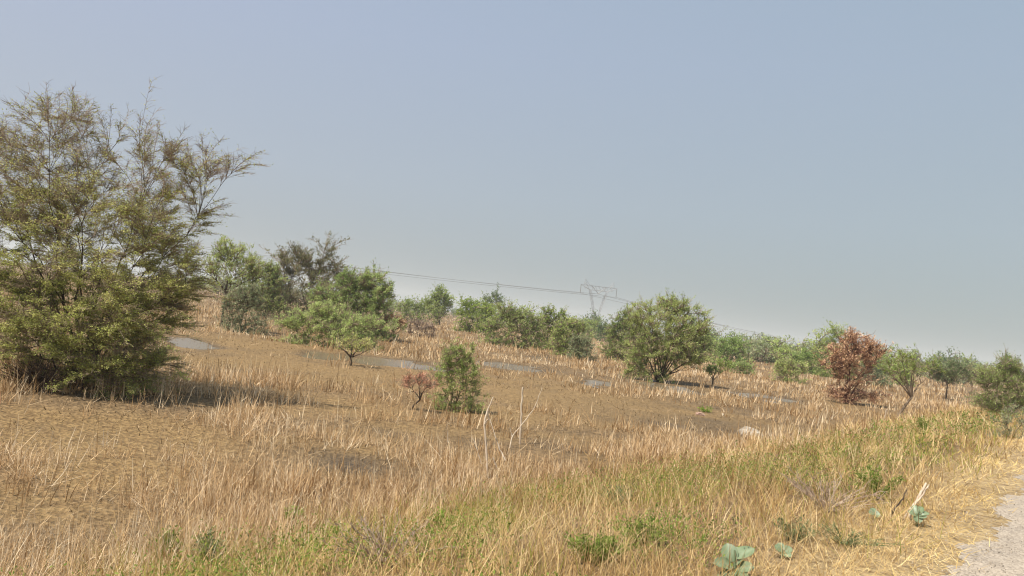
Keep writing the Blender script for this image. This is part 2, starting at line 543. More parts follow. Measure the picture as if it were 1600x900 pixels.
# ------------------------------------------------------------------ grasses
def blades(name, P, h, wd, az, lean, bend, tint, mat, kind="stuff", label=None, cat=None, waz=None):
    n = len(P)
    if waz is None: waz = rng.uniform(0, np.pi, n)
    L = np.stack([np.cos(az), np.sin(az), np.zeros(n)], 1)
    Wd = np.stack([np.cos(waz), np.sin(waz), np.zeros(n)], 1)
    rows, tn = [], []
    for t, k in ((0, .9), (.5, .75), (1, .18)):
        horiz = lean * t + bend * t * t
        up = t * np.sqrt(np.maximum(1 - (lean + .6 * bend) ** 2, .02)) - .25 * bend * t * t
        c = P + L * (horiz * h)[:, None] + np.array([0, 0, 1.]) * (up * h)[:, None]
        rows += [c - Wd * (wd * k * .5)[:, None], c + Wd * (wd * k * .5)[:, None]]
    V = np.stack(rows, 1).reshape(-1, 3)
    b = np.arange(n)[:, None] * 6
    Qd = np.concatenate([b + np.array([0, 1, 3, 2]), b + np.array([2, 3, 5, 4])], 0)
    o = quad_mesh(name, V, Qd, mat, tint=np.repeat(np.clip(tint, 0, 1), 6))
    return tag(o, label, cat, kind=kind)


def polar_points(n_target, r0, r1, half=R(44), power=1.0):
    """points in the sector ahead; density falls with distance"""
    u = rng.uniform(0, 1, n_target)
    if abs(power - 2) < 1e-6:
        r = r0 * (r1 / r0) ** u
    else:
        q = 2 - power
        r = (r0 ** q + u * (r1 ** q - r0 ** q)) ** (1 / q)
    a = rng.uniform(-half, half, n_target)
    return np.sin(a) * r, np.cos(a) * r, r


# dry standing stalks over the flooded field: tufts near, single stalks everywhere
def field_grass():
    xs, ys = [], []
    for n, r0, r1, pw in ((19000, 3.2, 20, 1.25), (14000, 16, 60, 1.8), (17000, 50, 420, 2.2)):
        x, y, r = polar_points(n, r0, r1, power=pw)
        s = sdist(x, y)
        mud, pool = mud_pool(x, y)
        clump = .40 + .85 * noise2(x, y, 1.2, 12) + .65 * noise2(x, y, .40, 13) + .4 * noise2(x, y, 3.1, 32)
        keep = sstep(3.6, 5.6, s) * np.clip(1 - 1.2 * mud - pool * .9, .008, 1) * np.clip(clump * 1.25, .05, 1)
        k = rng.uniform(0, 1, n) < keep
        xs.append(x[k]); ys.append(y[k])
    x = np.concatenate(xs); y = np.concatenate(ys)
    r = np.hypot(x, y)
    ns = rng.integers(5, 13, len(x))
    ti = np.repeat(np.arange(len(x)), ns)
    n = len(ti)
    sp = np.repeat(np.clip(.05 + r * .0035, .06, 1.2), ns)
    dx, dy = rng.normal(0, 1, n) * sp, rng.normal(0, 1, n) * sp
    X, Y = x[ti] + dx, y[ti] + dy
    rr = np.hypot(X, Y)
    Z = terrain(X, Y)
    az = np.arctan2(dy, dx) + rng.normal(0, .9, n)
    hp = .25 + .08 * noise2(X, Y, .6, 14) + .06 * noise2(X, Y, 2, 15) + .12 * np.exp(-((rr - 26) / 6) ** 2) * (X < -2)
    h = np.clip(hp * np.exp(rng.normal(-.08, .42, n)), .06, .75)
    lying = rng.uniform(0, 1, n) < .16
    lean = np.where(lying, rng.uniform(.7, .93, n), np.abs(rng.normal(0, .36, n)))
    lean = np.clip(lean, 0, .95)
    bend = np.where(lying, 0, rng.normal(0, .2, n))
    h = np.where(lying, h * .9, h)
    wd = np.maximum(.0055, rr * .0008) * rng.uniform(.7, 1.4, n)
    tint = .45 + .18 * noise2(X, Y, .7, 16) + rng.normal(0, .20, n) + np.repeat(rng.normal(0, .21, len(x)), ns)
    tint = np.where(rng.uniform(0, 1, n) < .08, tint + .3, tint)
    # broken side twigs on the nearer stalks
    nb = np.where((rr < 15) & (rng.uniform(0, 1, n) < .45))[0]
    q = rng.uniform(.35, .9, len(nb))
    up_ = np.sqrt(np.maximum(1 - (lean[nb] + .6 * bend[nb]) ** 2, .02))
    hz_ = (lean[nb] * q + bend[nb] * q * q) * h[nb]
    tw = np.stack([X[nb] + np.cos(az[nb]) * hz_, Y[nb] + np.sin(az[nb]) * hz_, Z[nb] - .01 + q * up_ * h[nb]], 1)
    blades("dry_twigs", tw, rng.uniform(.04, .15, len(nb)), wd[nb] * .7, rng.uniform(0, 6.28, len(nb)), rng.uniform(.35, .95, len(nb)), rng.normal(0, .2, len(nb)),
           tint[nb] + .05, M['straw'], label="broken side twigs of the dry stalks", cat="dry grass")
    blades("dry_grass", np.stack([X, Y, Z - .01], 1), h, wd, az, lean, bend, tint, M['straw'],
           label="dry tan stalks standing over the flooded field", cat="dry grass")


field_grass()


def stubble():
    # broken stub ends and litter on the bare mud
    n = 80000
    x, y, r = polar_points(n, 4, 60, R(42), 1.5)
    s = sdist(x, y)
    k = rng.uniform(0, 1, n) < sstep(4.0, 5.5, s) * np.clip(.55 + .6 * noise2(x, y, 1.7, 30), .1, 1)
    x, y, r = x[k], y[k], r[k]
    n = len(x)
    long_ = rng.uniform(0, 1, n) < .09
    hh = np.where(long_, rng.uniform(.12, .45, n), np.exp(rng.normal(-3.0, .45, n)))
    blades("stubble", np.stack([x, y, terrain(x, y) - .005 + long_ * .012], 1), hh, np.maximum(.006, r * .0008) * rng.uniform(.7, 1.5, n),
           rng.uniform(0, 6.28, n), np.where(long_, rng.uniform(.93, .99, n), np.clip(np.abs(rng.normal(.75, .3, n)), 0, .98)), np.zeros(n), rng.uniform(0, 1, n) ** 1.3, M['stubble'],
           label="short broken stubble and litter on the bare mud", cat="stubble")


stubble()


def verge_grass():
    # tan stems of the road bank
    def pts(n, r0, r1, pw, smin, smax, soft, nk, thr, half=R(47)):
        x, y, r = polar_points(n, r0, r1, half, pw)
        s = sdist(x, y)
        keep = sstep(smin - soft, smin + soft, s) * (1 - sstep(smax - soft * 2, smax + soft * 2, s))
        keep = keep * np.clip(noise2(x, y, 1.1, nk) * .6 + noise2(x, y, 3.0, nk + 1) * .4 + thr, .03, 1)
        k = rng.uniform(0, 1, n) < keep
        return x[k], y[k], r[k]
    x, y, r = pts(180000, 2.6, 60, 1.35, .30, 4.9, .25, 17, .70)
    n = len(x)
    h = np.clip(.31 + .09 * noise2(x, y, 1.2, 19), .12, .5) * rng.uniform(.4, 1.4, n)
    h *= .55 + .45 * sstep(.3, 1.6, sdist(x, y))
    blades("verge_grass", np.stack([x, y, terrain(x, y) - .01], 1), h, np.maximum(.0045, r * .0007) * rng.uniform(.6, 1.5, n),
           rng.uniform(0, 6.28, n), np.clip(np.abs(rng.normal(.38, .34, n)), 0, .93), rng.normal(.25, .26, n),
           .42 + .25 * noise2(x, y, 1.0, 20) + rng.normal(0, .28, n), M['verge'], label="straw coloured grass on the road bank", cat="dry grass")
    x, y, r = pts(380000, 2.6, 60, 1.35, .55, 4.7, .4, 21, .42)
    n = len(x)
    kk = rng.uniform(0, 1, n) < (1 - .8 * sstep(7.5, 13, r)) * np.clip(.34 + 1.3 * noise2(x, y, .75, 33) + .5 * noise2(x, y, 2.2, 34), .05, 1)
    x, y, r = x[kk], y[kk], r[kk]; n = len(x)
    h = rng.uniform(.12, .36, n)
    blades("green_grass", np.stack([x, y, terrain(x, y) - .01], 1), h, np.maximum(.006, r * .0008) * rng.uniform(.7, 1.5, n),
           rng.uniform(0, 6.28, n), np.clip(np.abs(rng.normal(.3, .3, n)), 0, .9), rng.normal(.25, .25, n),
           .5 + .25 * noise2(x, y, 1.4, 23) + rng.normal(0, .2, n), M['greengrass'], label="green and yellow grass mixed into the road bank", cat="grass")
    # tufts of pale bent straw standing over the weeds
    x, y, r = pts(5200, 2.6, 60, 1.35, .7, 5.2, .4, 35, .75)
    ns = rng.integers(8, 22, len(x))
    ti = np.repeat(np.arange(len(x)), ns); n = len(ti)
    dx, dy = rng.normal(0, .05, n), rng.normal(0, .05, n)
    X, Y = x[ti] + dx, y[ti] + dy
    dirn = rng.uniform(0, 6.28, len(x))[ti]
    blades("tuft_grass", np.stack([X, Y, terrain(X, Y) - .01], 1), rng.uniform(.18, .48, n), np.maximum(.0045, r[ti] * .0007) * rng.uniform(.6, 1.5, n),
           dirn + rng.normal(0, .9, n), np.clip(np.abs(rng.normal(.35, .25, n)), 0, .9), np.abs(rng.normal(.3, .2, n)),
           .55 + np.repeat(rng.normal(0, .16, len(x)), ns) + rng.normal(0, .18, n), M['verge'], label="pale bent straw tufts over the bank weeds", cat="dry grass")
    # flattened straw along the road edge
    x, y, r = pts(200000, 3, 70, 1.5, .02, 1.0, .22, 24, .9)
    n = len(x)
    z = np.maximum(terrain(x, y), .015 * (sdist(x, y) < .15))
    h = rng.uniform(.04, .17, n)
    lean = rng.uniform(.80, .985, n)
    blades("fallen_straw", np.stack([x, y, z + rng.uniform(0, .035, n)], 1), h, np.maximum(.0036, r * .0006) * rng.uniform(.7, 1.5, n),
           rng.uniform(0, 6.28, n), lean, np.zeros(n), .5 + .25 * noise2(x, y, 2, 25) + rng.normal(0, .2, n), M['yellowstraw'],
           label="flattened yellow straw along the road edge", cat="straw")


verge_grass()


# ------------------------------------------------------------------ leafy sprays
def leaf_quads(C, axis, L, Wd, up_bias=.35):
    n = len(C)
    a = norm(axis + rng.normal(0, .45, (n, 3)))
    nrm = rng.normal(0, 1, (n, 3)); nrm[:, 2] += up_bias * 3.4
    b = norm(np.cross(nrm, a))
    L = L[:, None]; Wd = Wd[:, None]
    V = np.stack([C - a * L * .5, C + b * Wd * .5 - a * L * .05, C + a * L * .5, C - b * Wd * .5 - a * L * .05], 1).reshape(-1, 3)
    Qd = np.arange(n * 4).reshape(n, 4)
    return V, Qd


def fps(P, n):
    """spread-out choice of n points"""
    if len(P) <= n: return P
    i = rng.integers(len(P)); sel = [i]
    d = np.linalg.norm(P - P[i], axis=1)
    for _ in range(n - 1):
        i = int(np.argmax(d * rng.uniform(.75, 1, len(P))))
        sel.append(i)
        d = np.minimum(d, np.linalg.norm(P - P[i], axis=1))
    return P[sel]


def crown_points(lobes, n, gap=.35):
    """points in a union of ellipsoids, denser to the outside, with irregular gaps"""
    vol = np.array([l[3] * l[5] for l in lobes])
    pick = rng.choice(len(lobes), size=n * 3, p=vol / vol.sum())
    Lb = np.array(lobes)
    d = norm(rng.normal(0, 1, (n * 3, 3)))
    r = rng.uniform(0, 1, n * 3) ** .42
    P = Lb[pick, :3] + d * r[:, None] * Lb[pick, 3:6]
    sc = 3.2 / max(np.mean(Lb[:, 3]), .05)
    g = np.sin(P[:, 0] * sc * 1.3 + 1.1 * np.sin(P[:, 2] * sc)) + np.sin(P[:, 2] * sc * 1.7 + P[:, 1] * sc) + np.sin(P[:, 1] * sc * 1.5 - P[:, 0] * sc * .8)
    keep = rng.uniform(0, 1, len(P)) < np.where(g < -.7, 1 - gap * 2, 1)
    P = P[keep]
    return P[:n]


def attach(nodes, dirs, tips, base, up=.6):
    """for every tip the node it grows from"""
    out_i = np.zeros(len(tips), int)
    nb = np.linalg.norm(nodes - base, axis=1)
    for a in range(0, len(tips), 400):
        T = tips[a:a + 400]
        D = T[:, None] - nodes[None]
        dist = np.linalg.norm(D, axis=2)
        tb = np.linalg.norm(T - base, axis=1)
        cost = dist + .9 * np.maximum(0, nb[None] - tb[:, None] * .92) + up * np.maximum(0, -D[:, :, 2])
        cost += dist * .35 * (1 - (D * dirs[None]).sum(2) / np.maximum(dist, 1e-6))
        out_i[a:a + 400] = np.argmin(cost, 1)
    return out_i


def make_tree(name, label, cat, base, lobes, leaf='mid', bark='bark_dark', twigmat=None, n1=5, n2=26, n3=260, leaves=9000,
              r0=.06, fork=.0, lean=(0, 0), leaf_len=None, leaf_ratio=.36, gap=.35, sprig=.22, group=None, droop=.0, stems=1, spike=.20, top_thin=0., flat=1.0,
              twig_r=None, leaf_spread=.012, tintshift=0.):
    base = np.asarray(base, float)
    depth = max(base[1], 2)
    px = depth / 739.0
    if leaf_len is None: leaf_len = max(.045, px * 1.75)
    if twig_r is None: twig_r = max(.004, px * .22)
    root = empty(name, base, label, cat, group)
    pts = crown_points(lobes, max(3000, n3 * 3), gap)
    ctr = pts.mean(0)
    H = pts[:, 2].max() - base[2]
    size = np.linalg.norm(pts.max(0) - pts.min(0)) / 1.7
    # stems and limbs
    tips1 = fps(pts, n1)
    fk = base + np.array([lean[0] * H, lean[1] * H, fork * H])
    if fork > 0.05:
        P0 = np.tile(fk, (len(tips1), 1))
    else:
        P0 = base + np.concatenate([rng.normal(0, .5, (len(tips1), 2)) * r0 * 2.2, np.full((len(tips1), 1), -.03)], 1)
    T1 = P0 + (tips1 - P0) * rng.uniform(.72, .92, (len(tips1), 1))
    C1 = P0 + (T1 - P0) * .45 + np.array([0, 0, 1]) * (size * .10) + rng.normal(0, .05, T1.shape) * size
    k1 = 10
    B1 = bez(P0, C1, T1, k1) + rng.normal(0, .012, (len(T1), k1, 3)) * size * np.linspace(0, 1, k1)[None, :, None]
    rl = r0 * (.75 if fork > .05 else .62)
    R1 = rl * (1 - .78 * np.linspace(0, 1, k1))[None] * rng.uniform(.7, 1.1, (len(T1), 1))
    parts = [tubes(B1, R1, 6)]
    if fork > .05:
        ctl = base + (fk - base) * .5 + np.array([-lean[0] * H * .15, 0, 0]) + rng.normal(0, .02, 3) * size
        tr = bez((base + [0, 0, -.05])[None], ctl[None], fk[None], 9)
        parts.append(tubes(tr, (r0 * np.linspace(1.25, .8, 9))[None], 8))
    d1 = norm(np.gradient(B1, axis=1))
    nodes = B1[:, 2:].reshape(-1, 3); dirs = d1[:, 2:].reshape(-1, 3); nr_ = R1[:, 2:].reshape(-1)
    if fork > .3:
        pass
    # branches
    tips2 = fps(pts, n2)
    ii = attach(nodes, dirs, tips2, base)
    P2 = nodes[ii]; dv = tips2 - P2; ln = np.linalg.norm(dv, axis=1, keepdims=True)
    C2 = P2 + dv * .45 + dirs[ii] * ln * .22 + np.array([0, 0, 1]) * ln * (.08 - droop)
    k2 = 7
    B2 = bez(P2, C2, tips2, k2) + rng.normal(0, .018, (len(tips2), k2, 3)) * ln[:, None] * np.linspace(0, 1, k2)[None, :, None]
    R2 = np.minimum(nr_[ii] * .75, r0 * .33)[:, None] * (1 - .72 * np.linspace(0, 1, k2))[None]
    R2 = np.maximum(R2, twig_r * 1.1)
    parts.append(tubes(B2, R2, 4))
    V, Qd = cat_mesh(parts)
    quad_mesh("trunk", V, Qd, M[bark], root, origin=base, smooth=True)
    # twigs
    d2 = norm(np.gradient(B2, axis=1))
    nodes = np.concatenate([nodes, B2[:, 1:].reshape(-1, 3)]); dirs = np.concatenate([dirs, d2[:, 1:].reshape(-1, 3)])
    tips3 = pts[rng.permutation(len(pts))[:n3]]
    out_ = norm(tips3 - (base * .35 + ctr * .65))
    out_ = norm(out_ * np.array([1, 1, flat]))
    tips3 = tips3 + out_ * (np.abs(rng.normal(0, spike, (len(tips3), 1))) * size * .5)
    ii = attach(nodes, dirs, tips3, base)
    P3 = nodes[ii]; dv = tips3 - P3; ln = np.linalg.norm(dv, axis=1, keepdims=True)
    C3 = P3 + dv * .5 + dirs[ii] * ln * .15 + np.array([0, 0, 1]) * ln * (.05 - droop)
    k3 = 5
    B3 = bez(P3, C3, tips3, k3)
    R3 = twig_r * np.linspace(1, .45, k3)[None] * rng.uniform(.7, 1.2, (len(tips3), 1))
    tp = [tubes(B3, R3, 3)]
    # sprigs carry the leaves
    nsp = max(3, int(leaves / max(len(tips3), 1) / 5))
    ti = np.repeat(np.arange(len(tips3)), nsp)
    t = rng.uniform(.25, 1.0, len(ti))
    f = t * (k3 - 1); i0 = np.minimum(f.astype(int), k3 - 2); fr = (f - i0)[:, None]
    S0 = B3[ti, i0] * (1 - fr) + B3[ti, i0 + 1] * fr
    sd_ = norm(norm(dv[ti]) * .9 + rng.normal(0, .55, (len(ti), 3)) + np.array([0, 0, .35 - droop]) * flat) * np.array([1, 1, flat]) + 1e-6
    sd_ = norm(sd_)
    sl = np.minimum(np.maximum(sprig * rng.uniform(.4, 1.2, len(ti)), .02), ln[ti, 0] * .9 + .05)
    S1 = S0 + sd_ * sl[:, None]
    if twig_r < .02:
        sub = rng.uniform(0, 1, len(ti)) < .6
        Bs = np.stack([S0[sub], (S0[sub] + S1[sub]) / 2 + rng.normal(0, .01, S1[sub].shape), S1[sub]], 1)
        tp.append(tubes(Bs, twig_r * .6 * np.array([1, .8, .5])[None] * np.ones((sub.sum(), 1)), 3))
    Vt, Qt = cat_mesh(tp)
    # leaves
    nl = max(1, int(round(leaves / len(ti))))
    li = np.repeat(np.arange(len(ti)), nl)
    q = rng.uniform(.1, 1.05, len(li))[:, None]
    C = S0[li] * (1 - q) + S1[li] * q + rng.normal(0, leaf_spread + leaf_len * .3, (len(li), 3))
    if top_thin > 0:
        kp = rng.uniform(0, 1, len(li)) > top_thin * sstep(.38, .9, (C[:, 2] - base[2]) / H)
        li, C = li[kp], C[kp]
    # foliage gathers in clumps with holes between them
    ks = 6.28 / max(size * .16, .25)
    fld = np.sin(C[:, 0] * ks + 1.7 * np.sin(C[:, 2] * ks * .7)) + np.sin(C[:, 1] * ks * 1.1 + C[:, 2] * ks * .6) + np.sin(C[:, 2] * ks * 1.3 - C[:, 0] * ks * .5)
    kp = rng.uniform(0, 1, len(li)) < np.clip(.62 + .38 * fld, .06, 1)
    li, C, fld = li[kp], C[kp], fld[kp]
    Ls = leaf_len * rng.uniform(.55, 1.3, len(li))
    Vl, Ql = leaf_quads(C, sd_[li], Ls, Ls * leaf_ratio)
    tw = rng.normal(0, .13, len(tips3))
    tint = .5 + tintshift + tw[ti[li]] + rng.normal(0, .17, len(li)) + .10 * np.sin(C[:, 0] * 5 / size + C[:, 2] * 7 / size) + .05 * fld
    nt_ = len(Vt)
    Vall = np.concatenate([Vt, Vl]); Qall = np.concatenate([Qt, Ql + nt_])
    mi = np.concatenate([np.zeros(len(Qt)), np.ones(len(Ql))])
    quad_mesh("crown", Vall, Qall, [M[twigmat or ('twig_tan' if bark == 'bark_dark' else bark)], M['leaf_' + leaf]], root,
              tint=np.concatenate([np.zeros(nt_), np.repeat(np.clip(tint, 0, 1), 4)]), origin=base, mat_idx=mi)
    return root


def px_lobes(depth, lst, thick=.85):
    """crown lobes given where the photo shows them (centre and radii in photo pixels), real size at the tree's distance"""
    o = []
    for i, l in enumerate(lst):
        c = unproj(l[0], l[1], depth)
        rx, rz = l[2] / F * depth, l[3] / F * depth
        ry = rx * thick if len(l) < 5 else l[4] / F * depth
        c[1] += (l[5] / F * depth) if len(l) > 5 else 0
        o.append((c[0], c[1], c[2], rx, ry, rz))
    return o


def bush(name, label, cat, bx, by, top, x0, x1, leaf, bottom=None, n=5, dens=1.0, group="scrub across the field", seed=None, **kw):
    """a tree or shrub read off the photo: foot, top, left and right edge of its crown"""
    g = ground_at(bx, by)
    d = g[1]
    bottom = by + 4 if bottom is None else bottom
    cx, cy, W_, H_ = (x0 + x1) / 2, (top + bottom) / 2, (x1 - x0) / 2 * 1.08, (bottom - top) / 2 * 1.02
    rs = random.Random(seed if seed is not None else int(bx * 7 + by))
    lst = [(cx + rs.uniform(-.15, .15) * W_, cy + H_ * .14, W_ * .58, H_ * .62)]
    n += 2
    for i in range(n):
        a = math.pi * (i + .5 + rs.uniform(-.45, .45)) / n
        k_ = rs.uniform(.42, .74)
        lst.append((cx + math.cos(a) * W_ * k_, cy - math.sin(a) * H_ * k_ * .95 + H_ * .12, W_ * rs.uniform(.20, .42), H_ * rs.uniform(.20, .42)))
    if not kw.get('fork'):
        for q_ in (-.45, .4):
            lst.append((cx + (q_ + rs.uniform(-.15, .15)) * W_, cy + H_ * .62, W_ * .52, H_ * .40))
            lst.append((cx + q_ * W_ * .9, cy + H_ * .88, W_ * .48, H_ * .24))
        lst.append((cx, cy + H_ * .85, W_ * .6, H_ * .26))
    lobes = px_lobes(d, lst)
    area = math.pi * W_ * H_ * .41
    lv = int(area * 15 * dens)
    args = dict(leaf=leaf, leaves=max(400, lv), n3=int(np.clip(lv / 34, 80, 1100)), n2=int(np.clip(area / 60, 10, 50)), n1=5,
                gap=.45, r0=max(.018, H_ * 2 / F * d * .012), sprig=max(.16, d * .0085))
    args.update(kw)
    return make_tree(name, label, cat, g, lobes, group=group, **args)


# ------------------------------------------------------------------ the large thorny tree on the left
g = ground_at(128, 606)
D0 = g[1]
big = px_lobes(D0, [
    (108, 222, 95, 40), (225, 252, 100, 36), (0, 235, 95, 40), (290, 258, 60, 28), (-60, 290, 60, 55), (118, 205, 50, 20), (25, 222, 60, 22),
    (130, 300, 150, 60), (130, 350, 150, 60), (60, 300, 110, 50), (30, 345, 90, 60), (225, 330, 85, 60), (340, 262, 40, 16), (366, 270, 22, 8), (295, 335, 34, 24),
    (140, 420, 150, 70), (215, 435, 90, 65), (80, 440, 66, 60), (255, 410, 46, 42),
    (150, 500, 115, 62), (100, 520, 50, 48), (205, 510, 58, 52), (150, 470, 120, 60, 50, -50), (110, 510, 70, 50, 40, -55), (195, 505, 65, 50, 40, -55),
    (155, 560, 105, 36, 50, -35), (150, 585, 85, 20), (150, 520, 110, 50), (236, 556, 34, 18)], thick=.75)
make_tree("thorn_tree", "large sparse olive thorn tree with spiky upper branches beside the dark shadow", "tree", g, big, leaf='olive', bark='bark_dark',
          twigmat='twig_tan', n1=24, n2=230, n3=3300, leaves=560000, r0=.042, leaf_len=.038, leaf_ratio=.40, sprig=.20, gap=.5, spike=.18, flat=.4,
          twig_r=.0048, leaf_spread=.001, top_thin=.80, group="scrub across the field")

# ------------------------------------------------------------------ trees and shrubs of the field
T, S = "tree", "shrub"
bush("slender_tree", "slender pale green tree with a thin dark trunk beside the small pool", T, 346, 514, 374, 312, 408, 'light', bottom=475, dens=.34, fork=.42, r0=.065, n1=6)
bush("shrub", "dusky grey green shrub at the foot of the slender pale tree", S, 382, 520, 440, 350, 412, 'greygreen', dens=.9)
bush("round_tree", "small dark green tree between the slender tree and the dark thorn tree", T, 414, 498, 404, 385, 448, 'mid', bottom=480, dens=1.1)
bush("thorn_tree", "dark olive thorn tree with bare spreading top twigs behind the bright bush", T, 478, 503, 384, 405, 552, 'darkolive', dens=.85, spike=.28, n1=7, twigmat='twig_tan')
bush("large_bush", "largest bright green feathery bush right of the dark thorn tree", S, 562, 527, 415, 488, 620, 'bright', dens=1.4, spike=.2, n1=9)
bush("shrub", "low light green bush at the waterline below the large feathery bush", S, 510, 541, 474, 447, 590, 'bright', bottom=551, dens=1.2, spike=.2, n1=8, tintshift=.32)
bush("sapling", "tiny yellow green sapling with a forked trunk standing in the mud", T, 547, 571, 528, 522, 588, 'olive', bottom=555, dens=.2, tintshift=.15, spike=.35, n1=8, fork=.30, r0=.045)
bush("shrub", "small rust red shrub on thin stem right of the feathery bush", S, 614, 533, 492, 596, 632, 'rust', bottom=518, dens=.8, bark='bark_red', fork=.35, r0=.03)
bush("shrub", "low grey brown leafless bush beside the small rust red shrub", S, 652, 527, 497, 630, 680, 'deadgrey', dens=.55)
bush("shrub", "low hazy green thicket left of the upright narrow tree", S, 645, 502, 465, 620, 672, 'mid', dens=.8)
bush("narrow_tree", "narrow upright green tree standing alone above the left treeline", T, 686, 508, 442, 666, 707, 'mid', dens=.9, fork=.18)
bush("tree", "dark bluish green tree behind the yellow green bush", T, 768, 508, 454, 742, 795, 'dark', dens=1.0, tintshift=.15)
bush("bush", "yellow green bush in front of the bluish green tree", S, 742, 520, 462, 708, 776, 'yellowgreen', dens=1.0)
bush("bush", "broad grey green bush with shady base in the middle distance", S, 800, 542, 478, 758, 848, 'mid', dens=1.1, tintshift=.05)
bush("bush", "lime green bush right of the broad grey green bush", S, 868, 547, 482, 838, 900, 'yellowgreen', dens=.9)
bush("bush", "olive green bush leaning on the lime green bush", S, 888, 556, 492, 862, 918, 'light', dens=.9)
bush("shrub", "small round grey green bush at the front of the middle thicket", S, 908, 562, 524, 886, 930, 'greygreen', dens=1.0)
bush("shrub", "low green shrub below the lattice pylon", S, 920, 528, 497, 896, 944, 'mid', dens=.8)
bush("tree", "thin dark little tree just right of the pylon foot", T, 943, 534, 499, 934, 955, 'dark', dens=1.1)
bush("tree", "dense mid green tree left of the large multi stemmed tree", T, 975, 563, 484, 946, 1012, 'mid', dens=1.05, tintshift=-.05)
g20 = ground_at(1030, 597)
make_tree("thorn_tree", "large round multi stemmed thorn tree with bare dark limbs in mid field", T, g20,
          px_lobes(g20[1], [(1045, 520, 54, 42), (1050, 492, 40, 24), (1008, 505, 28, 28), (1084, 520, 26, 30), (1015, 548, 36, 28), (1075, 550, 34, 24), (1003, 575, 20, 16), (1046, 480, 24, 10), (1028, 583, 28, 12), (1050, 545, 40, 26)]),
          leaf='light', n1=17, n2=80, n3=1200, leaves=78000, r0=.085, sprig=.30, gap=.4, spike=.16, tintshift=.02, group="scrub across the field")
bush("bush", "green bush directly behind the large multi stemmed tree", S, 1094, 566, 512, 1070, 1118, 'mid', dens=.9)
bush("bush", "rounded fresh green bush right of the large multi stemmed tree", S, 1138, 570, 524, 1112, 1168, 'bright', dens=1.0, tintshift=-.1)
bush("shrub", "little lime shrub in front of the rounded fresh green bush", S, 1128, 579, 563, 1118, 1146, 'limeherb' if False else 'yellowgreen', dens=1.0)
bush("shrub", "low flat green shrub beside the little lime shrub", S, 1162, 584, 566, 1144, 1180, 'bright', dens=1.0)
bush("sapling", "knee high green sapling on a straw coloured trunk beyond the puddle", T, 1113, 604, 572, 1101, 1127, 'bright', bottom=590, dens=.6, spike=.35, fork=.32, r0=.05, bark='bark_tan')
bush("tree", "dark green round tree on the skyline before the rust coloured tree", T, 1194, 566, 530, 1172, 1222, 'mid', dens=1.0, tintshift=-.1)
bush("tree", "faint grey green tree on the skyline right of the dark round tree", T, 1222, 568, 540, 1204, 1246, 'greygreen', dens=1.0)
bush("bush", "light green bush standing alone in the dry grass left of the rust coloured tree", S, 1232, 597, 558, 1211, 1256, 'light', dens=.9, tintshift=.1)
bush("bush", "bright green bush behind the lone light green bush", S, 1258, 584, 543, 1236, 1286, 'bright', dens=1.0, tintshift=-.1)
bush("tree", "sparse pale green tree rising behind the rust coloured tree", T, 1302, 590, 500, 1274, 1336, 'light', dens=.7, spike=.25)
g29 = ground_at(1322, 630)
make_tree("dead_tree", "dry rust coloured thorn tree with a trailing lower clump", T, g29,
          px_lobes(g29[1], [(1335, 560, 32, 30), (1350, 555, 26, 22), (1310, 565, 24, 24), (1335, 535, 24, 14), (1368, 552, 14, 8), (1330, 590, 26, 16), (1320, 612, 28, 12), (1360, 614, 26, 6), (1345, 618, 20, 6)]),
          leaf='rust', bark='bark_red', n1=11, n2=60, n3=1100, leaves=36000, r0=.08, sprig=.22, gap=.4, spike=.2, group="scrub across the field")
bush("bush", "grey green bush directly right of the rust coloured tree", S, 1366, 602, 562, 1345, 1392, 'greygreen', dens=1.0, tintshift=-.1)
bush("bush", "pale green bush behind the leaning tree", S, 1395, 600, 566, 1376, 1428, 'light', dens=.9)
bush("leaning_tree", "sparse olive tree with a trunk leaning to the right above the bank", T, 1400, 656, 548, 1368, 1468, 'yellowgreen', bottom=605, dens=.15, fork=.36, lean=(.20, 0), r0=.055, bark='bark_tan', n1=8, spike=.2, tintshift=-.1)
bush("tree", "dark tree with one thin crooked trunk between the leaning tree and the right bush", T, 1478, 624, 566, 1448, 1508, 'dark', bottom=604, dens=.9, fork=.4, r0=.055, tintshift=.2)
bush("tree", "grey olive low tree with thin trunk in the gap at the right", T, 1518, 616, 574, 1498, 1542, 'darkolive', bottom=602, dens=.8, fork=.35, tintshift=.2)
bush("large_bush", "dense green bush on the bank at the photo's right edge", S, 1580, 652, 556, 1534, 1626, 'mid', bottom=640, dens=1.1, n1=8)
bush("shrub", "grey green weedy shrub under the bush at the right edge", S, 1584, 684, 640, 1556, 1620, 'greygreen', dens=.4, spike=.35)
bush("shrub", "upright green bush with grey stems rising from the middle of the marsh", S, 710, 642, 530, 680, 750, 'light', dens=.62, n1=12, n3=420, spike=.26, tintshift=-.1)
bush("dead_shrub", "pinkish dead shrub with a bent stem beside the upright marsh bush", S, 640, 640, 582, 624, 686, 'pink', bottom=622, dens=.36, n3=260, twigmat='twig_tan', fork=.3, lean=(.25, 0), r0=.022, spike=.25, leaf_len=.03)

